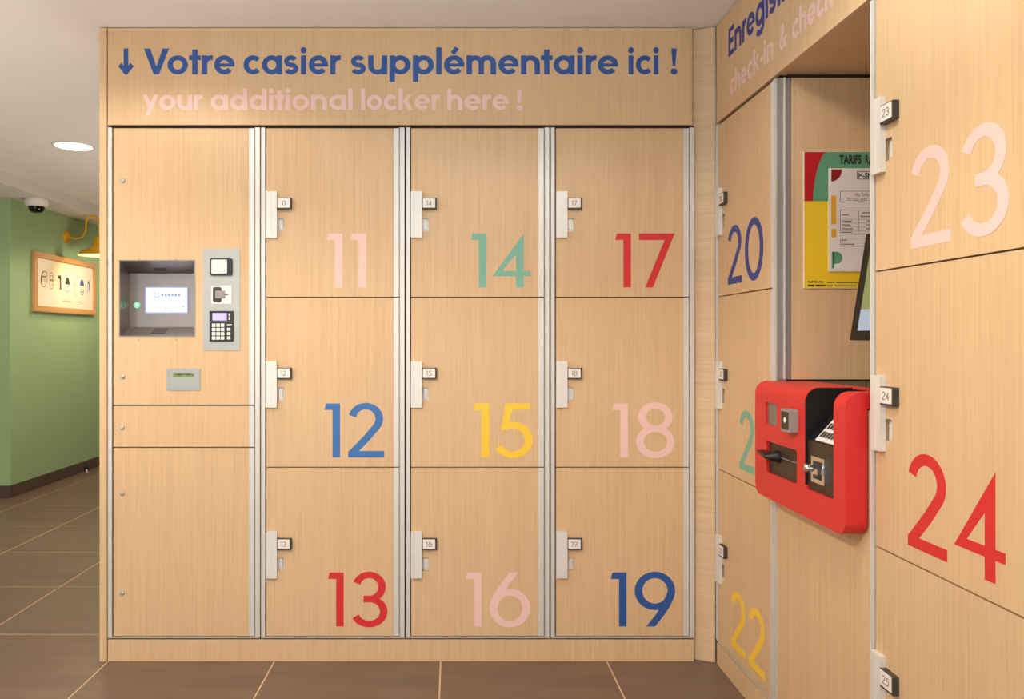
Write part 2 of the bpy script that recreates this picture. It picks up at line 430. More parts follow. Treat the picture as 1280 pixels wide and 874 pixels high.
# ------------------------------------------------------------------ locker columns
C_W = 181 * PX
def lock_set(door, num, z_top, u0=0.):
    """aluminium pull strip, lock block with number tag, latch pocket; u0 = left edge of the column"""
    p = lambda q: u0 + q * PX
    za, zb = z_top - 79.5*PX, z_top - 137*PX
    hp = MB(); hp.plate(rrect(p(6.4), p(20.4), zb, za, .0012), (), -.0125, -.0002)
    hp.box(p(13.2), p(13.9), -.0135, -.012, zb+.002, za-.002)
    hp.build('handle_plate', 'white_aluminium', door)
    z1, z0 = z_top - 87.5*PX, z_top - 101.5*PX
    MB().plate(rrect(p(20.5), p(38.6), z0, z1, .002), (), -.013, -.0002).build('lock_block', 'charcoal', door, .0006)
    tg = MB(); tg.plate(rrect(p(21.4), p(36.6), z0 + 1.6*PX, z1 - .8*PX, .0015), (), -.0142, -.0128)
    pl, wd = number_polys(num); hh = 6.2*PX
    polys_mesh(tg, pl, p(29) - wd*hh/2, (z0+z1)/2 - hh*.45, hh, hh, -.0142, .0003, 1)
    tg.build('number_tag', ['white_plastic', 'ink_pale'], door)
    la, lb = z_top - 112*PX, z_top - 129*PX
    cup = MB(); cup.plate(rrect(p(17), p(29.6), lb-.0008, la+.0008, .004), (), .0115, .014)
    cup.box(p(22.2), p(26.5), .006, .012, lb+.006, la-.006)
    cup.build('latch_recess', 'white_aluminium', door)
def frame_parts(root, width, z0, z1, door_l, door_r, cv=.0315):
    """left post, right post, bottom rail, carcass of one column"""
    MB().box(0.2*PX, 5*PX, -.002, .03, z0, z1).box(.2*PX, 1.0*PX, -.0035, -.002, z0, z1).build('post', 'aluminium', root, .0005)
    MB().box(door_r + 7.6*PX, door_r + 13.6*PX, -.002, .03, z0, z1).box(door_r + 7.6*PX, door_r + 8.4*PX, -.0032, -.002, z0, z1).build('post', 'aluminium', root, .0005)
    MB().box(0.2*PX, width - 1.5*PX, -.001, .03, z0 - .0045, z0).build('bottom_rail', 'aluminium', root)
    MB().box(.0, width - .001, cv, .45, z0 - .004, z1 + .0105).build('carcass', 'carcass', root)
    MB().box(.001, width - .002, .010, .0312, z1 + .0004, z1 + .0085).build('gap_shade_strip', 'gap_shade', root)  # added dark strip standing for shade in the gap under the header
DOORS = [(160.4, 371.0), (372.3, 583.7), (585.0, 795.0)]
def column(loc, rz, nums, cols, label, group, rights, doorlabels):
    root = empty('locker_column', loc, rz); tag(root, label, 'locker', group)
    zb, zt = Z(796), Z(159.5); frame_parts(root, C_W, zb, zt, 6.6*PX, 165.6*PX)
    for k, (a, b) in enumerate(DOORS):
        t, bt = Z(a), Z(b)
        la, lb = t - 112*PX, t - 129*PX
        d = MB().plate([(6.6*PX, bt), (165.4*PX, bt), (165.4*PX, t), (6.6*PX, t)],
                       [rrect(17*PX, 29*PX, lb, la, (.0, .006, .006, .0))], 0, .018).build('door', 'oak', root)
        d['label'] = doorlabels[k]
        MB().box(165.6*PX, 172.3*PX, -.001, .018, bt, t).box(171.2*PX, 172.3*PX, -.003, 0, bt, t).build('door_edge', 'aluminium', d, .0005)
        lock_set(d, nums[k], t)
        pl, wd = number_polys(nums[k]); hh = 67.6*PX
        mb = MB(); polys_mesh(mb, pl, rights[k]*PX - wd*hh, bt + 11.6*PX, hh, hh, 0)
        mb.build('number', cols[k], d)
    return root
DL = lambda n, c: f'oak door with large {c} number {n}'
g = 'oak locker columns of three doors'
column((XM(326.4), D0, 0), 0, ['11','12','13'], ['vinyl_pink','vinyl_bright_blue','vinyl_red'],
       'oak locker column numbered 11, 12 and 13 beside the payment terminal', g, [131.4, 153.8, 158], [DL(11,'pink'), DL(12,'blue'), DL(13,'red')])
column((XM(507.4), D0, 0), 0, ['14','15','16'], ['vinyl_teal','vinyl_yellow','vinyl_pink'],
       'oak locker column numbered 14, 15 and 16 in the middle', g, [155.8, 158.5, 155.3], [DL(14,'teal'), DL(15,'yellow'), DL(16,'pink')])
column((XM(688.4), D0, 0), 0, ['17','18','19'], ['vinyl_red','vinyl_pink','vinyl_blue'],
       'oak locker column numbered 17, 18 and 19 next to the corner', g, [155, 155, 155.6], [DL(17,'red'), DL(18,'pink'), DL(19,'blue')])
RZ = -pi/2
RB = lambda u: (XR, YR - u, 0)
column(RB(0), RZ, ['20','21','22'], ['vinyl_navy','vinyl_teal','vinyl_yellow'],
       'oak locker column numbered 20, 21 and 22 in the corner beside the red kiosk', g, [147, 152, 151], [DL(20,'blue'), DL(21,'teal'), DL(22,'yellow')])
column(RB(2*C_W), RZ, ['23','24','25'], ['vinyl_pink','vinyl_red','vinyl_teal'],
       'nearest oak locker column with large numbers 23 and 24', g, [153, 150, 153], [DL(23,'pink'), DL(24,'red'), 'lowest oak door, mostly below the picture'])

# ---- joinery around the banks
hz0, hz1 = Z(156.3), CEIL - .003
hd = box('header_panel', 'oak', None, 0, 730*PX, -.002, .02, hz0, hz1, .0008, loc=(XM(135), D0, 0))
tag(hd, 'oak header panel reading Votre casier supplémentaire ici above the lockers', 'sign')
def hx(px): return (px - 135) * PX
b1, c1 = Z(93.2), 32.4*PX; b2, c2 = Z(137.6), 25.6*PX
for t, a, b in (('>', 148, 167.5), ('Votre', 180, 293.5), ('casier', 304.6, 426.3), ('supplémentaire', 438.8, 772.5), ('ici', 785, 823.4), ('!', 838.2, 846.4)):
    word(t, 'vinyl_blue', hd, hx(a), (b-a)*PX, b1, c1, -.002)
for t, a, b in (('your', 178.5, 254), ('additional', 263.6, 441), ('locker', 451.5, 550), ('here', 559, 636), ('!', 645.5, 653)):
    word(t, 'vinyl_pink', hd, hx(a), (b-a)*PX, b2, c2, -.002)
hr = box('header_panel', 'oak', None, 0.003, 3*C_W + .02, -.002, .02, hz0, hz1, .0008, loc=RB(0), rot=RZ)
tag(hr, 'oak header panel reading check-in above the kiosk niche', 'sign')
word('Enregistrement', 'vinyl_navy', hr, .127, .84, 1.168 + .968, .098, -.002)
xx = .140
for t, wd_, sp in (('check-in', .366, .044), ('&', .05, .036), ('check-out', .40, 0)):
    word(t, 'vinyl_pink', hr, xx, wd_, 1.168 + .832, .074, -.002); xx += wd_ + sp
tag(box('plinth', 'oak', None, 0, 732*PX, -.001, .02, .0005, Z(799.8), .0006, loc=(XM(135), D0, 0)), 'long low oak plinth under the main locker wall', 'plinth')
tag(box('plinth', 'oak', None, .002, 3*C_W, -.001, .02, .0005, Z(799.8), .0006, loc=RB(0), rot=RZ), 'low oak plinth under lockers 20 to 25', 'plinth')
tag(box('end_panel', 'oak', None, 0, 9.0*PX, -.004, .46, .0005, hz1, .0008, loc=(XM(125), D0, 0)), 'narrow upright oak end panel at the left edge of the lockers', 'panel')
fp = MB().plate([(.8735, D0+.021), (.9465, D0-.012), (.9465, D0+.01), (.8735, D0+.043)], (), .0005, hz1, axes='xy').build('filler_panel', 'oak_horizontal')
tag(fp, 'narrow oak filler strip with horizontal grain in the corner', 'panel')

# ---- kiosk niche in the right bank
U0, U1 = C_W + .001, 2*C_W - .0005
ni = empty('kiosk_niche', RB(0), RZ); tag(ni, 'oak niche with dark shelf between lockers 21 and 24', 'cabinet')
side = box('side_panel', 'oak', ni, U0 - .0005, U0 + .004, .041, .47, 1.05, Z(160))
MB().box(U0-.0005, U0+.004, .0, .018, 1.05, Z(160)).box(U0-.0005, U0+.003, .0225, .0385, 1.05, Z(160)).build('jamb', 'grey_aluminium', ni, .0005)
MB().box(U0-.0005, U0+.009, .018, .0225, 1.05, Z(160)).build('jamb_bead', 'aluminium', ni, .0005)
box('side_panel', 'oak', ni, U1 - .012, U1, .04, .47, 1.05, Z(160))
box('back_panel', 'oak', ni, U0, U1, .47, .488, .09, 1.942)
box('top_panel', 'oak_horizontal', ni, U0, U1, .0205, .47, hz0 + .001, hz0 + .018)
box('shelf', 'brown_panel', ni, U0 + .004, U1 - .012, .10, .47, 1.028, 1.045, .001)
lp = MB().box(U0 + .004, U1 - .004, .0, .018, Z(795), .770).build('front_panel', 'oak', ni)
MB().box(U0, U0 + .0035, -.002, .02, Z(796), 1.005).build('post', 'aluminium', ni)
MB().box(.992, U1 - .004, .0, .018, .771, 1.005).build('front_rail', 'oak', ni)

# ------------------------------------------------------------------ red check-in kiosk
kz0, kz1 = .716, 1.045; ku0, ku1 = .503, 1.040; kv = -.055; R_ = .036
su0, su1 = .833, .985; sz = .789
kk = empty('check_in_kiosk', RB(0), RZ); tag(kk, 'red wall-mounted payment kiosk with black keypad slot and scanner', 'kiosk')
outer = []
for q in rrect(ku0, ku1, kz0, kz1 - R_, (.034, .034, 0, 0), 8): outer.append(q)
# notch the slot into the upper edge:  bl.. br, tr, (slot), tl
tl = outer.pop(); tr = outer.pop()
outer += [tr, (su1, kz1-R_)] + [(su1, sz+.006), (su1-.006, sz), (su0+.010, sz), (su0, sz+.010)] + [(su0, kz1-R_), tl]
win_h = rrect(.582, .660, .925, .988, .003); low_h = rrect(.5875, .787, .789, .878, (.012, .012, .004, .004))
hb = MB(); hb.plate(outer, [win_h, low_h], kv, -.0045)
prof = [(kv, kz1-R_)] + [(kv+R_-R_*cos(radians(a)), kz1-R_+R_*sin(radians(a))) for a in range(9, 91, 9)]
for a, b, back in ((ku0, U0+.005, -.0045), (U0+.005, su0, .098), (su1, ku1, .098)):
    pr = [p for p in prof if p[0] <= back]
    hb.plate(pr + [(back, kz1), (back, kz1-R_)], (), a, b, axes='yz')
hb.box(su0, su1, .066, .098, kz1-.012, kz1)
hb.build('housing', 'kiosk_red', kk)
ln = MB(); ln.plate([(p[0]+.0015, p[1]-.0015) for p in prof] + [(.066, kz1-.0015), (.066, sz), (kv+.0015, sz)], (), su0-.002, su0+.001, axes='yz'); ln.box(su1-.001, su1+.001, kv+.02, .066, sz, kz1-.03)
ln.box(su0, su1, .062, .066, sz, kz1-.004)
ln.build('slot_liner', 'slot_black', kk)
cp = box('card_plate', 'brown_panel', kk, su0+.001, su1-.001, kv+.008, kv+.012, sz-.002, .912)
br = MB().plate(rrect(.862, .932, .812, .876, .002), [rrect(.872, .920, .822, .866, .001)], kv+.003, kv+.008).build('card_bezel', 'chrome', cp)
MB().box(.872, .920, kv+.0062, kv+.0078, .822, .866).build('card_throat', 'black', cp)
tn = MB(); tn.lathe([(0,0),(.009,.001),(.011,.008),(.008,.014),(.006,.03)], (.878, kv-.022, .848), 'y', n=16)
tn.box(.884, .924, kv-.010, kv+.006, .837, .851)
tn.build('card_guide', 'chrome', cp)
# sloped keypad
sp = MB(); v0, w0, v1, w1 = kv+.012, .912, .062, 1.028
def slope(mb, u0, u1, a, b, lift, m=0):
    pa = lambda t: (v0+(v1-v0)*t, w0+(w1-w0)*t); n = Vector((-(w1-w0), v1-v0)).normalized() * lift
    (va, wa), (vb, wb) = pa(a), pa(b)
    mb.add([(u0,va+n[0],wa+n[1]),(u1,va+n[0],wa+n[1]),(u1,vb+n[0],wb+n[1]),(u0,vb+n[0],wb+n[1]),(u0,va,wa),(u1,va,wa),(u1,vb,wb),(u0,vb,wb)],
           [(0,1,2,3),(4,7,6,5),(0,4,5,1),(1,5,6,2),(2,6,7,3),(3,7,4,0)], m)
slope(sp, su0+.001, su1-.001, 0, 1, .002)
so = sp.build('keypad_shelf', 'slot_black', kk)
kp = MB(); slope(kp, .872, .978, .01, .80, .006); kp.build('keypad', 'paper', so)
ks = MB()
for i in range(4):
    for j in range(7):
        slope(ks, .880+j*.0138, .889+j*.0138, .08+i*.17, .19+i*.17, .0075)
ks.build('key_markings', 'charcoal', so)
box('window_pane', 'glass_dark', kk, .580, .662, kv+.006, kv+.009, .923, .990)
wl = MB()
for k in range(3): wl.box(.602+k*.018, .606+k*.018, kv+.004, kv+.006, .926, .987)
sc = MB().plate(rrect(.737, .796, .9235, .984, .004), (), kv-.021, kv-.0005).build('scanner', 'grey_plastic', kk, .0015)
MB().plate(rrect(.743, .786, .931, .977, .002), (), kv-.0225, kv-.0212).build('scanner_face', 'brown_panel', sc)
MB().lathe([(0,-.0008),(.006,-.0008),(.0075,0),(.0075,.001)], (.765, kv-.0225, .955), 'y', n=16).build('lens', 'white_plastic', sc)
tp = box('ticket_plate', 'brown_panel', kk, .585, .790, kv+.008, kv+.012, .786, .881)
box('ticket_slit', 'grey_plastic', tp, .665, .785, kv+.0072, kv+.0079, .8405, .8425)
lv = MB(); lv.lathe([(0,-.030),(.004,-.027),(.011,-.006),(.017,.008),(.017,.016)], (.655, kv-.006, .842), 'y', n=14)
lv.plate([(.590,.852),(.600,.846),(.650,.838),(.652,.848),(.62,.851)], (), kv-.03, kv-.002)
lv.build('ticket_lever', 'black', tp)

# ------------------------------------------------------------------ payment terminal column
pc = empty('payment_terminal', (XM(135), D0, 0)); tag(pc, 'oak cabinet with built-in payment screen, keypad and receipt slot', 'terminal')
q = lambda px: (px - 135) * PX
frame_parts(pc, 191*PX, Z(796), Z(159.5), 6.8*PX, 176.3*PX, .092)
def panel(name, a, b, holes=()):
    d = MB().plate([(q(141.9), Z(b)), (q(311.2), Z(b)), (q(311.2), Z(a)), (q(141.9), Z(a))], holes, 0, .018).build(name, 'oak', pc)
    MB().box(q(311.4), q(317.9), -.001, .018, Z(b), Z(a)).box(q(316.8), q(317.9), -.003, 0, Z(b), Z(a)).build('door_edge', 'aluminium', d, .0005)
    return d
def keylock(d, px, py):
    mb = MB(); mb.lathe([(0,-.004),(.0075,-.004),(.0085,-.003),(.0085,.0)], (q(px), 0, Z(py)), 'y', n=20)
    mb.lathe([(0,-.0046),(.0045,-.0046),(.005,-.004)], (q(px), 0, Z(py)), 'y', 1, n=16)
    mb.box(q(px)-.0008, q(px)+.0008, -.0052, -.0045, Z(py)-.003, Z(py)+.003, 2)
    mb.build('key_lock', ['steel', 'aluminium', 'black'], d)
rx0, rx1, rzt, rzb = q(150), q(243), Z(326), Z(420)
up = panel('door', 160.4, 506.2, [[(rx0, rzb), (rx1, rzb), (rx1, rzt), (rx0, rzt)]]); up['label'] = 'upper oak panel holding the screen and keypad'
mid = panel('door', 507.8, 558.8); mid['label'] = 'shallow middle oak panel with a lock'
lo_ = panel('door', 560.2, 795.0); lo_['label'] = 'tall lower oak panel with two locks'
for d, px, py in ((up,153.5,226), (up,153.5,471), (mid,153,534.5), (lo_,153,617), (lo_,153,741.5)): keylock(d, px, py)
# recess with screen (tapered top and bottom)
dp = .085; it, ib = H + .245, H + .0457
rc = MB()
e = .0006; rx0 += e; rx1 -= e; rzt -= e; rzb += e
rc.add([(rx0,.0,rzt),(rx1,.0,rzt),(rx1,.0,rzb),(rx0,.0,rzb),(rx0,dp,it),(rx1,dp,it),(rx1,dp,ib),(rx0,dp,ib)],
       [(0,1,5,4),(3,7,6,2),(0,4,7,3),(1,2,6,5),(4,5,6,7)])
rc.plate([(rx0-.004,rzb-.004),(rx1+.004,rzb-.004),(rx1+.004,rzt+.004),(rx0-.004,rzt+.004)], [[(rx0,rzb),(rx1,rzb),(rx1,rzt),(rx0,rzt)]], -.0015, -.0002)
so = rc.build('screen_recess', 'recess_steel', pc); so['label'] = 'steel recess around the touch screen'
K = (D0 + dp) / 987                                     # metres per drawn pixel at the recess back
rX = lambda px: (px - 566) * K - XM(135)
rZ = lambda py: H + (424 - py) * K
scn = MB(); scn.plate(rrect(rX(182), rX(235), rZ(391.5), rZ(359), .002), (), dp-.004, dp-.0002)
scn.plate(rrect(rX(183.6), rX(234), rZ(390), rZ(360.6), .001), (), dp-.0046, dp-.004, 1)
ring = stroke(arc(rX(196.5), rZ(369), .009, .009, 0, 345, 23), .0035, .0035, True)
polys_mesh(scn, ring, 0, 0, 1, 1, dp-.0046, .0006, 2)
for k in range(6): scn.box(rX(202+k*4.2), rX(205+k*4.2), dp-.0052, dp-.0046, rZ(370.5), rZ(367.5), 2)
scn.box(rX(206), rX(210), dp-.0052, dp-.0046, rZ(386), rZ(384.6), 2); scn.box(rX(228), rX(231), dp-.0052, dp-.0046, rZ(384.5), rZ(383), 2)
scn.build('screen', ['screen_frame', 'screen_white', 'screen_ink'], so)
def led(x, y, z, axis, m, mi):
    mb = MB(); mb.lathe([(.004,-.0012),(.0095,-.0012),(.0105,0)], (x, y, z), axis, 0, 20); mb.lathe([(0,-.0014),(.0045,-.0014)], (x, y, z), axis, 1, 16)
    return mb.build('led_and_reflection', [m, mi], so)
led(rX(171.3), dp, rZ(381.5), 'y', 'green_led', 'screen_white')
mb = MB(); mb.lathe([(0,.0015),(.009,.0015),(.010,0)], (rx0, .032, rZ(381.5)), 'x', 0, 20); mb.build('led_and_reflection', 'green_led_reflection', so)  # the green LED's reflection on the side wall, put in as a glowing disc
mb = MB(); mb.lathe([(0,-.0015),(.007,-.0015),(.008,0)], (rx1, .03, rZ(381.5)), 'x', 0, 20); mb.build('led_and_reflection', 'red_glow', so)  # small glowing red disc on the right wall
gr = MB()
for i in range(7):
    for j in range(3):
        t = .25 + .2*j; yy = dp*t + .006; zz = rzb + (ib-rzb)*(yy/dp) + .0004
        cx = rX(197+i*2.6); gr.box(cx-.0027, cx+.0027, yy-.004, yy+.004, zz-.0012, zz+.0008)
gr.build('speaker_holes', 'black', so)
sl = MB(); yy = .055; zz = rzt - (rzt-it)*(yy/dp); sl.box(rX(196), rX(212), yy-.006, yy+.006, zz-.0027, zz+.003); sl.build('top_slot', 'black', so)
for px in (173, 220):
    for py in (324.3, 424.5):
        MB().lathe([(0,-.0016),(.0025,-.0016),(.0032,0)], (q(px), -.0002, Z(py)), 'y', n=12).build('screw', 'steel', so)
# keypad plate
kpz = MB().plate(rrect(q(254), q(300), Z(438), Z(311), .002), (), -.0025, -.0001).build('control_plate', 'steel', pc, .0005)
MB().plate(rrect(q(263.6), q(290.8), Z(344.5), Z(323.3), .006), (), -.012, -.0026).build('card_reader', 'black', kpz, .001)
MB().plate(rrect(q(265.6), q(285), Z(342.3), Z(325), .004), (), -.0138, -.0121).build('card_reader_face', 'white_plastic', kpz, .0008)
ci = MB(); ci.plate(rrect(q(264.5), q(290.2), Z(380), Z(357), .001), (), -.006, -.0026)
ci.build('coin_unit', 'aluminium', kpz, .0006)
cj = MB(); cj.plate(rrect(q(266.8), q(277.5), Z(378), Z(359), .007), (), -.0075, -.0061)
cj.box(q(277), q(286), -.0072, -.0061, Z(369), Z(367.8)); cj.build('coin_slot', 'charcoal', kpz)
ck = MB(); ck.box(q(270), q(282), -.0095, -.0076, Z(373), Z(363.5)); ck.build('coin_button', 'grey_plastic', kpz, .0006)
pad = MB().plate(rrect(q(262.6), q(292.2), Z(427), Z(388.8), .0015), (), -.008, -.0026).build('keypad', 'black', kpz, .0006)
pp = MB(); pp.plate(rrect(q(266.5), q(284.3), Z(400.6), Z(391.5), .001), (), -.0085, -.0081); pp.build('display', 'lcd', kpz)
kb = MB()
for r in range(4):
    for c_ in range(3):
        xa, za = q(266 + c_*5.5), Z(404.6 + r*5.3); kb.box(xa, xa + 4.3*PX, -.0105, -.0081, za - 4.2*PX, za)
    if r: xa, za = q(284.8), Z(404.6 + r*5.3); kb.box(xa, xa + 4.1*PX, -.0105, -.0081, za - 3.8*PX, za)
for r in range(2): kb.box(q(286.6), q(288.4), -.0088, -.0081, Z(395.2 + r*4.6), Z(391.8 + r*4.6))
kb.box(q(284.4), q(290.6), -.0085, -.0081, Z(406.4), Z(405.5)); kb.box(q(263.4), q(291.4), -.0083, -.0081, Z(402.6), Z(402.2))
kb.build('keys', 'white_plastic', kpz)
rp = MB().plate(rrect(q(208.6), q(250.4), Z(488.4), Z(461), .001), [rrect(q(217), q(243), Z(471.2), Z(467.3), .001)], -.0025, -.0001).build('receipt_plate', 'steel', pc, .0004)
MB().box(q(217.1), q(242.9), -.0012, -.0002, Z(471.1), Z(467.4)).build('receipt_slot', 'slot_green', rp)
MB().plate([(q(219),Z(467.4)),(q(241),Z(467.4)),(q(236),Z(469.2)),(q(230),Z(468)),(q(224),Z(469.4))], (), -.0020, -.0013).build('paper_teeth', 'charcoal', rp)

# ------------------------------------------------------------------ niche contents: poster board, price sheet, tablet
FK = 2.316 / 987; fy = YR - U0 - .004 - .0003
fX = lambda px: (px - 566) * FK
fZ = lambda py: H + (424 - py) * FK
po = empty('poster_board', (0, fy, 0)); tag(po, 'yellow, red and green rate poster on the niche wall', 'poster')
pr_ = 1.377
pb = MB().box(fX(1003), pr_, -.004, 0, fZ(361), fZ(190.3)).build('board', 'paper', po, .0005)
MB().box(fX(1003.6), pr_-.001, -.0046, -.0040, fZ(360.4), fZ(252.2)).build('yellow_field', 'poster_yellow', po)
MB().box(fX(1003.6), pr_-.001, -.0046, -.0040, fZ(252.2), fZ(190.8)).build('green_field', 'poster_green', po)
ra = arc(fX(1014.5)+ .095, fZ(252.2), .095, .190, 180, 130, 16)
ra = [p for p in ra if p[1] <= fZ(190.8)]
tx = fX(1032.5)
MB().plate([(fX(1003.6), fZ(190.8)), (fX(1003.6), fZ(252.2))] + ra + [(tx, fZ(190.8))], (), -.0051, -.0046).build('red_field', 'poster_red', po)
text_mesh('lettering', 'TARIFS', 'ink', po, fX(1047.5), fZ(205.4), .0345, -.0047, .60, .0014)
text_mesh('lettering', 'RA', 'ink', po, fX(1079), fZ(205.4), .0345, -.0047, .52, .0005)
text_mesh('lettering', 'Tarif TTC / Nuit', 'ink', po, fX(1008), fZ(353.8), .0085, -.0047, .8, .0002)
fine = MB()
for a, b, py in ((1032, 1041, 353), (1043, 1070, 353), (1008, 1016, 357.3), (1017.5, 1030, 357.3), (1031, 1039, 357.3), (1041, 1069, 357.3)):
    fine.box(fX(a), fX(b), -.005, -.0047, fZ(py+.9), fZ(py-(1.1 if a < 1031 else .5)))
fine.build('small_print', 'ink', po)['kind'] = 'stuff'
ps = empty('price_sheet', (0, fy - .0052, 0)); tag(ps, 'white printed price sheet pinned onto the yellow and green poster', 'notice')
MB().box(fX(1033.3), 1.306, -.0035, 0, fZ(340), fZ(211.5)).build('sheet', 'paper', ps, .0006)
Y = -.0036
def art(name, m, polys):
    mb = MB()
    for f in polys: mb.plate(f, (), Y-.0004, Y)
    return mb.build(name, m, ps)
art('red_quarter', 'paper_red', [[(fX(1036.3), fZ(213))] + arc(fX(1036.3), fZ(213), 13.3*FK, 15*FK, 0, -90)])
art('exclamation_mark', 'paper_amber', [rrect(fX(1036.3), fX(1042.4), fZ(281), fZ(245.5), 0), rrect(fX(1036.3), fX(1042.4), fZ(297.5), fZ(287), 0)])
art('green_letter', 'poster_green', [rrect(fX(1036.8), fX(1040), fZ(336), fZ(315.5), 0), [(fX(1038.5), fZ(330.3)), (fX(1038.5), fZ(315.5))] + arc(fX(1043), fZ(322.9), 7.2*FK, 7.4*FK, 90, -90)])
def outline(mb, a, b, c, d, t=.0005):
    x0, x1, z0, z1 = fX(a), min(fX(b), 1.296), fZ(d), fZ(c)
    for bx_ in ((x0,x1,z0-t,z0+t),(x0,x1,z1-t,z1+t),(x0-t,x0+t,z0,z1),(x1-t,x1+t,z0,z1)): mb.box(bx_[0], bx_[1], Y-.0003, Y, bx_[2], bx_[3])
tb = MB()
outline(tb, 1068.5, 1100, 215.5, 225, .0009); outline(tb, 1047.5, 1120, 240, 253.5); outline(tb, 1047.5, 1120, 263.5, 293.5); outline(tb, 1047.5, 1120, 298.5, 308.5)
for py in (275, 279.5, 284.5, 289, 303.5): tb.box(fX(1047.5), 1.296, Y-.0003, Y, fZ(py)-.0003, fZ(py)+.0003)
for px in (1070.5,): tb.box(fX(px)-.0003, fX(px)+.0003, Y-.0003, Y, fZ(293.5), fZ(263.5))
tb.build('table_lines', 'ink', ps)
text_mesh('lettering', 'H-SHo', 'ink', ps, fX(1069.8), fZ(223.4), .021, Y, .85, .0006)
text_mesh('lettering', 'Nos Tarifs du', 'ink_pale', ps, fX(1065.5), fZ(246.4), .0145, Y, .62)
text_mesh('lettering', 'Par nuit, petit', 'ink_pale', ps, fX(1056), fZ(252.2), .0145, Y, .72)
sm = MB()
for a, b, py in ((1049,1058,269.5),(1075,1088,267),(1072,1090,271.5),(1049,1062,277.3),(1049,1060,282),(1049,1063,286.8),(1049,1062,291.2),(1080,1084,277.3),(1080,1084,282),(1080,1084,286.8),(1049,1056,301),(1049,1065,306),(1077,1084,306)):
    sm.box(fX(a), fX(b), Y-.0003, Y, fZ(py+.7), fZ(py-.7))
sm.build('small_print', 'ink_pale', ps)['kind'] = 'stuff'

tbt = empty('tablet', (1.055, 2.10, 1.166)); tag(tbt, 'black tablet tilted back on the niche shelf, its screen painted with a greenish reflection', 'tablet')
# local frame: x towards the camera side (-Y world), y into the niche (+X world)
tbt.rotation_euler = (0, 0, RZ)
tw, th, lean = .215, .285, .155
def leanp(u, hgt, d): return (u, hgt*sin(lean) + d*cos(lean), hgt*cos(lean) - d*sin(lean))
def lbox(mb, u0, u1, h0, h1, d0, d1, m=0):
    mb.add([leanp(*p) for p in ((u0,h0,d0),(u1,h0,d0),(u1,h0,d1),(u0,h0,d1),(u0,h1,d0),(u1,h1,d0),(u1,h1,d1),(u0,h1,d1))],
           [(0,3,2,1),(4,5,6,7),(0,1,5,4),(1,2,6,5),(2,3,7,6),(3,0,4,7)], m)
mb = MB(); lbox(mb, 0, tw, 0, th, 0, .012); mb.build('body', 'black_gloss', tbt, .002)
mb = MB(); lbox(mb, .036, tw-.036, .024, th-.02, -.0008, -.0001); lbox(mb, .036, tw-.036, .024, .080, -.0012, -.0008, 1); mb.build('display', ['tablet_screen_reflection', 'tablet_bar'], tbt)
mb = MB(); mb.tube([(tw/2, .028, .12), (tw/2, .07, .02), (tw/2, .09, -.118)], .012); mb.lathe([(0,-.121),(.06,-.121),(.06,-.113),(.055,-.110),(0,-.110)], (tw/2, .09, 0), 'z')
mb.build('stand', 'black', tbt)

# ------------------------------------------------------------------ ceiling downlights
DL_ = [((-2.217, 4.617), 'round white recessed ceiling light left of the lockers', 66),
       ((-2.217, 7.00), 'round recessed ceiling light deep in the corridor', 60),
       ((-1.12, 2.12), 'round recessed ceiling light just in front of the payment terminal', 26),
       ((.38, 1.35), 'round recessed ceiling light near lockers 23 and 24', 34),
       ((-1.06, .25), 'round recessed ceiling light above the camera side of the room', 215),
       ((-2.4, 1.6), 'round recessed ceiling light over the open floor left of the lockers', 68),
       ((-1.06, -1.7), 'round recessed ceiling light near the added window', 4),
       ((.2, -1.2), 'round recessed ceiling light by the right wall', 4)]
for (x, y), lab, pw in DL_:
    r = empty('ceiling_light', (x, y, CEIL)); tag(r, lab, 'ceiling light', 'round recessed ceiling lights')
    MB().lathe([(.100,-.0005),(.117,-.001),(.118,-.004),(.106,-.006),(.100,-.003)], n=40).build('trim_ring', 'white_plastic', r)
    MB().lathe([(.0001,-.0025),(.101,-.0025)], n=40).build('lens', 'downlight_lens', r)
    sd = bpy.data.lights.new('downlight', 'SPOT'); sd.energy = SPOT_W * pw; sd.color = WARM
    sd.spot_size = radians(156); sd.spot_blend = .22; sd.shadow_soft_size = .09
    so_ = bpy.data.objects.new('downlight', sd); COL.objects.link(so_); so_.parent = r; so_.location = (0, 0, -.012)

# ------------------------------------------------------------------ corridor wall: picture, lamp, camera, door stop
WR = pi/2                                             # local x -> +Y, local y -> into the wall (-X)
pf = empty('framed_picture', (XW, 6.11, H + .217), WR); tag(pf, 'oak framed print of seven sketched heads under the yellow lamp', 'picture')
W_, Hh = 1.05, .468; fw = .045
for nm, b in (('frame_rail', (0, W_, 0, fw)), ('frame_rail', (0, W_, Hh-fw, Hh)), ('frame_stile', (0, fw, fw, Hh-fw)), ('frame_stile', (W_-fw, W_, fw, Hh-fw))):
    MB().box(b[0], b[1], -.03, -.001, b[2], b[3]).build(nm, 'frame_oak', pf, .002)
pr2 = box('print', 'print_cream', pf, fw-.002, W_-fw+.002, -.016, -.006, fw-.002, Hh-fw+.002)
def sk_part(m, strokes, fills=()):
    mb = MB()
    for pts, cl in strokes:
        for f in stroke(pts, .0055, .0055, cl): mb.add([(p[0], -.0166, p[1]) for p in f], [(0,1,2,3)])
    for f in fills: mb.add([(p[0], -.0167, p[1]) for p in f], [tuple(range(len(f)))])
    mb.build('head_sketch', m, pr2)
cz = .255
ell = lambda cx, cy, a, b, s=0, e=342: arc(cx, cy, a, b, s, e, 18)
sk_part('sketch_dark', [(ell(.155, cz, .04, .058, 100, 320), False), (ell(.165, cz+.045, .04, .022), True), ([(.12,cz+.02),(.20,cz+.03)], False), ([(.165,cz),(.178,cz-.01),(.165,cz-.015)], False), (arc(.195,cz-.005,.01,.014,-90,90), False)], [ell(.118, cz-.005, .009, .04)])
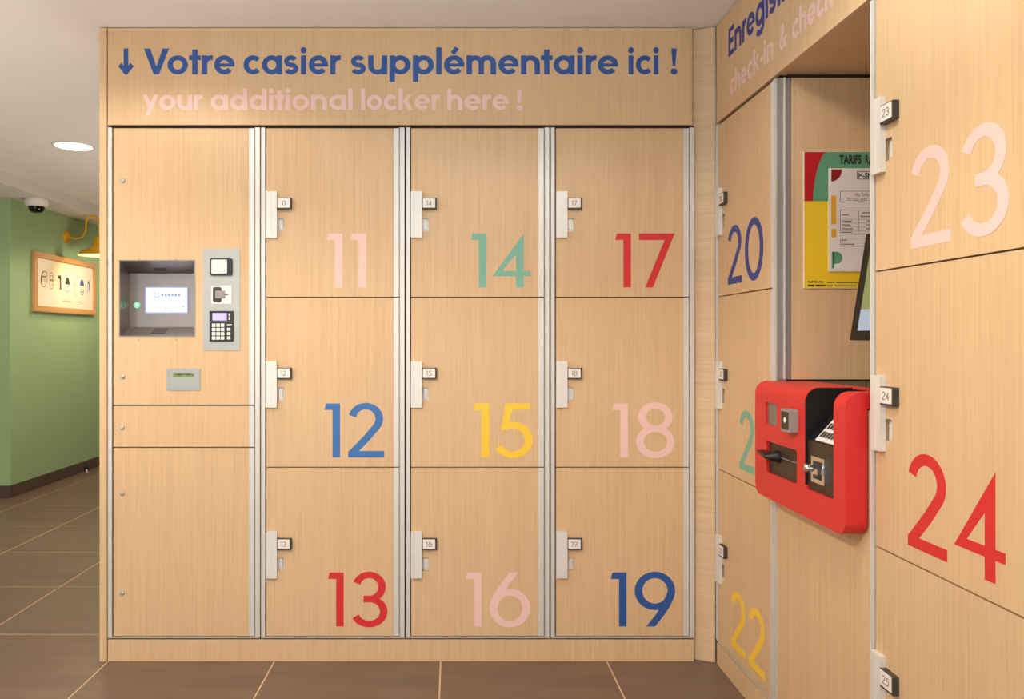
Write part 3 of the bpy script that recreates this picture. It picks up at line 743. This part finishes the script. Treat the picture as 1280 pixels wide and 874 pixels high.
sk_part('sketch_brown', [(ell(.275, cz-.012, .03, .055), True), ([(.248,cz+.008),(.302,cz+.008)], False), ([(.27,cz-.03),(.285,cz-.03)], False), (arc(.275,cz+.03,.03,.035,0,180), False)], [ell(.262, cz+.002, .009, .006), ell(.288, cz+.002, .009, .006)])
sk_part('sketch_dark', [([(.385,cz+.04),(.385,cz-.04),(.41,cz-.065)], False)], [[(.385,cz+.05),(.43,cz+.058),(.437,cz-.06),(.415,cz-.065),(.412,cz+.02),(.385,cz+.035)]])
sk_part('sketch_dark', [(ell(.54, cz-.035, .038, .04, 180, 360), False), ([(.53,cz-.03),(.55,cz-.03)], False)], [arc(.54, cz-.012, .04, .062, 0, 180)])
sk_part('sketch_brown', [(ell(.665, cz+.025, .02, .03), True), ([(.66,cz-.005),(.65,cz-.10)], False), ([(.66,cz-.10),(.68,cz-.10),(.675,cz-.005)], False)])
sk_part('sketch_blue', [(ell(.80, cz-.035, .035, .05, 180, 360), False), ([(.795,cz-.03),(.80,cz-.045)], False)], [arc(.80, cz-.005, .036, .055, 0, 180), ell(.80, cz-.06, .014, .008)])
sk_part('sketch_blue', [([(.91,cz+.03),(.90,cz-.02),(.915,cz-.06)], False)], [[(.905,cz+.04),(.93,cz+.048),(.945,cz+.02),(.942,cz-.04),(.93,cz-.05),(.928,cz+.015)]])
sq = [(.46 + .012*k, .098 + (.009 if k % 2 else -.004) + (.006 if k == 5 else 0)) for k in range(13)]
sk_part('sketch_brown', [(sq, False)]); sk_part('sketch_brown', [([(.70,.105),(.80,.105)], False)])

wl = empty('wall_lamp', (XW, 6.66, H), WR); tag(wl, 'yellow metal gooseneck wall lamp on the green wall', 'wall lamp')
lz = .86
MB().lathe([(0,-.035),(.018,-.034),(.030,-.022),(.052,-.012),(.056,-.004),(.056,-.0005)], (0, 0, lz), 'y').build('backplate', 'lamp_yellow', wl)
path = [(0,-.02,lz),(0,-.09,lz-.012),(0,-.14,lz),(0,-.165,lz+.05),(0,-.17,lz+.11)] + [(0, -.225+.055*cos(radians(a)), lz+.125+.052*sin(radians(a))) for a in range(15, 181, 15)] + [(0,-.28,lz+.07),(0,-.28,lz+.0)]
MB().tube(path, .0085, n=12).build('gooseneck', 'lamp_yellow', wl)
sh = MB(); sh.lathe([(.012,lz+.01),(.03,lz+.005),(.036,lz-.012),(.048,lz-.05),(.055,lz-.075),(.085,lz-.098),(.145,lz-.125),(.165,lz-.148),(.168,lz-.156),(.163,lz-.155)], (0,-.28,0), n=40)
sh.lathe([(.163,lz-.155),(.140,lz-.130),(.082,lz-.104),(.05,lz-.08),(.02,lz-.05),(.0005,lz-.045)], (0,-.28,0), m=1, n=40)
sh.build('shade', ['lamp_yellow', 'lamp_inside'], wl)
MB().lathe([(.0005,lz-.135),(.02,lz-.128),(.03,lz-.108),(.022,lz-.085),(.012,lz-.06)], (0,-.28,0), n=20).build('bulb', 'bulb', wl)
sd = bpy.data.lights.new('lamp_light', 'SPOT'); sd.energy = 8; sd.color = (1, .80, .52); sd.spot_size = radians(140); sd.spot_blend = .4; sd.shadow_soft_size = .03
so_ = bpy.data.objects.new('lamp_light', sd); COL.objects.link(so_); so_.parent = wl; so_.location = (0, -.28, lz-.142)

cc = empty('dome_camera', (-3.10, 5.88, LOW)); tag(cc, 'white ceiling security camera with black dome', 'camera')
MB().lathe([(0,-.0005),(.078,-.0005),(.080,-.006),(.080,-.048),(.072,-.056),(.055,-.058)], n=36).build('housing', 'white_plastic', cc)
MB().lathe([(.056,-.056),(.055,-.072),(.047,-.090),(.030,-.102),(.0005,-.106)], n=32).build('dome', 'dome_glass', cc)

ds = empty('door_stop', (XW + .011, 6.88, .0), 0); tag(ds, 'small chrome door stop at the dark skirting', 'door stop')
MB().lathe([(0,.0),(.022,.0),(.022,.006),(.012,.010),(.012,.035)], (.06,0,.0005), n=20).build('stem', 'chrome', ds)
MB().lathe([(.012,.035),(.021,.036),(.021,.056),(.017,.06),(.0005,.061)], (.06,0,.0005), n=20).build('buffer', 'rubber', ds)
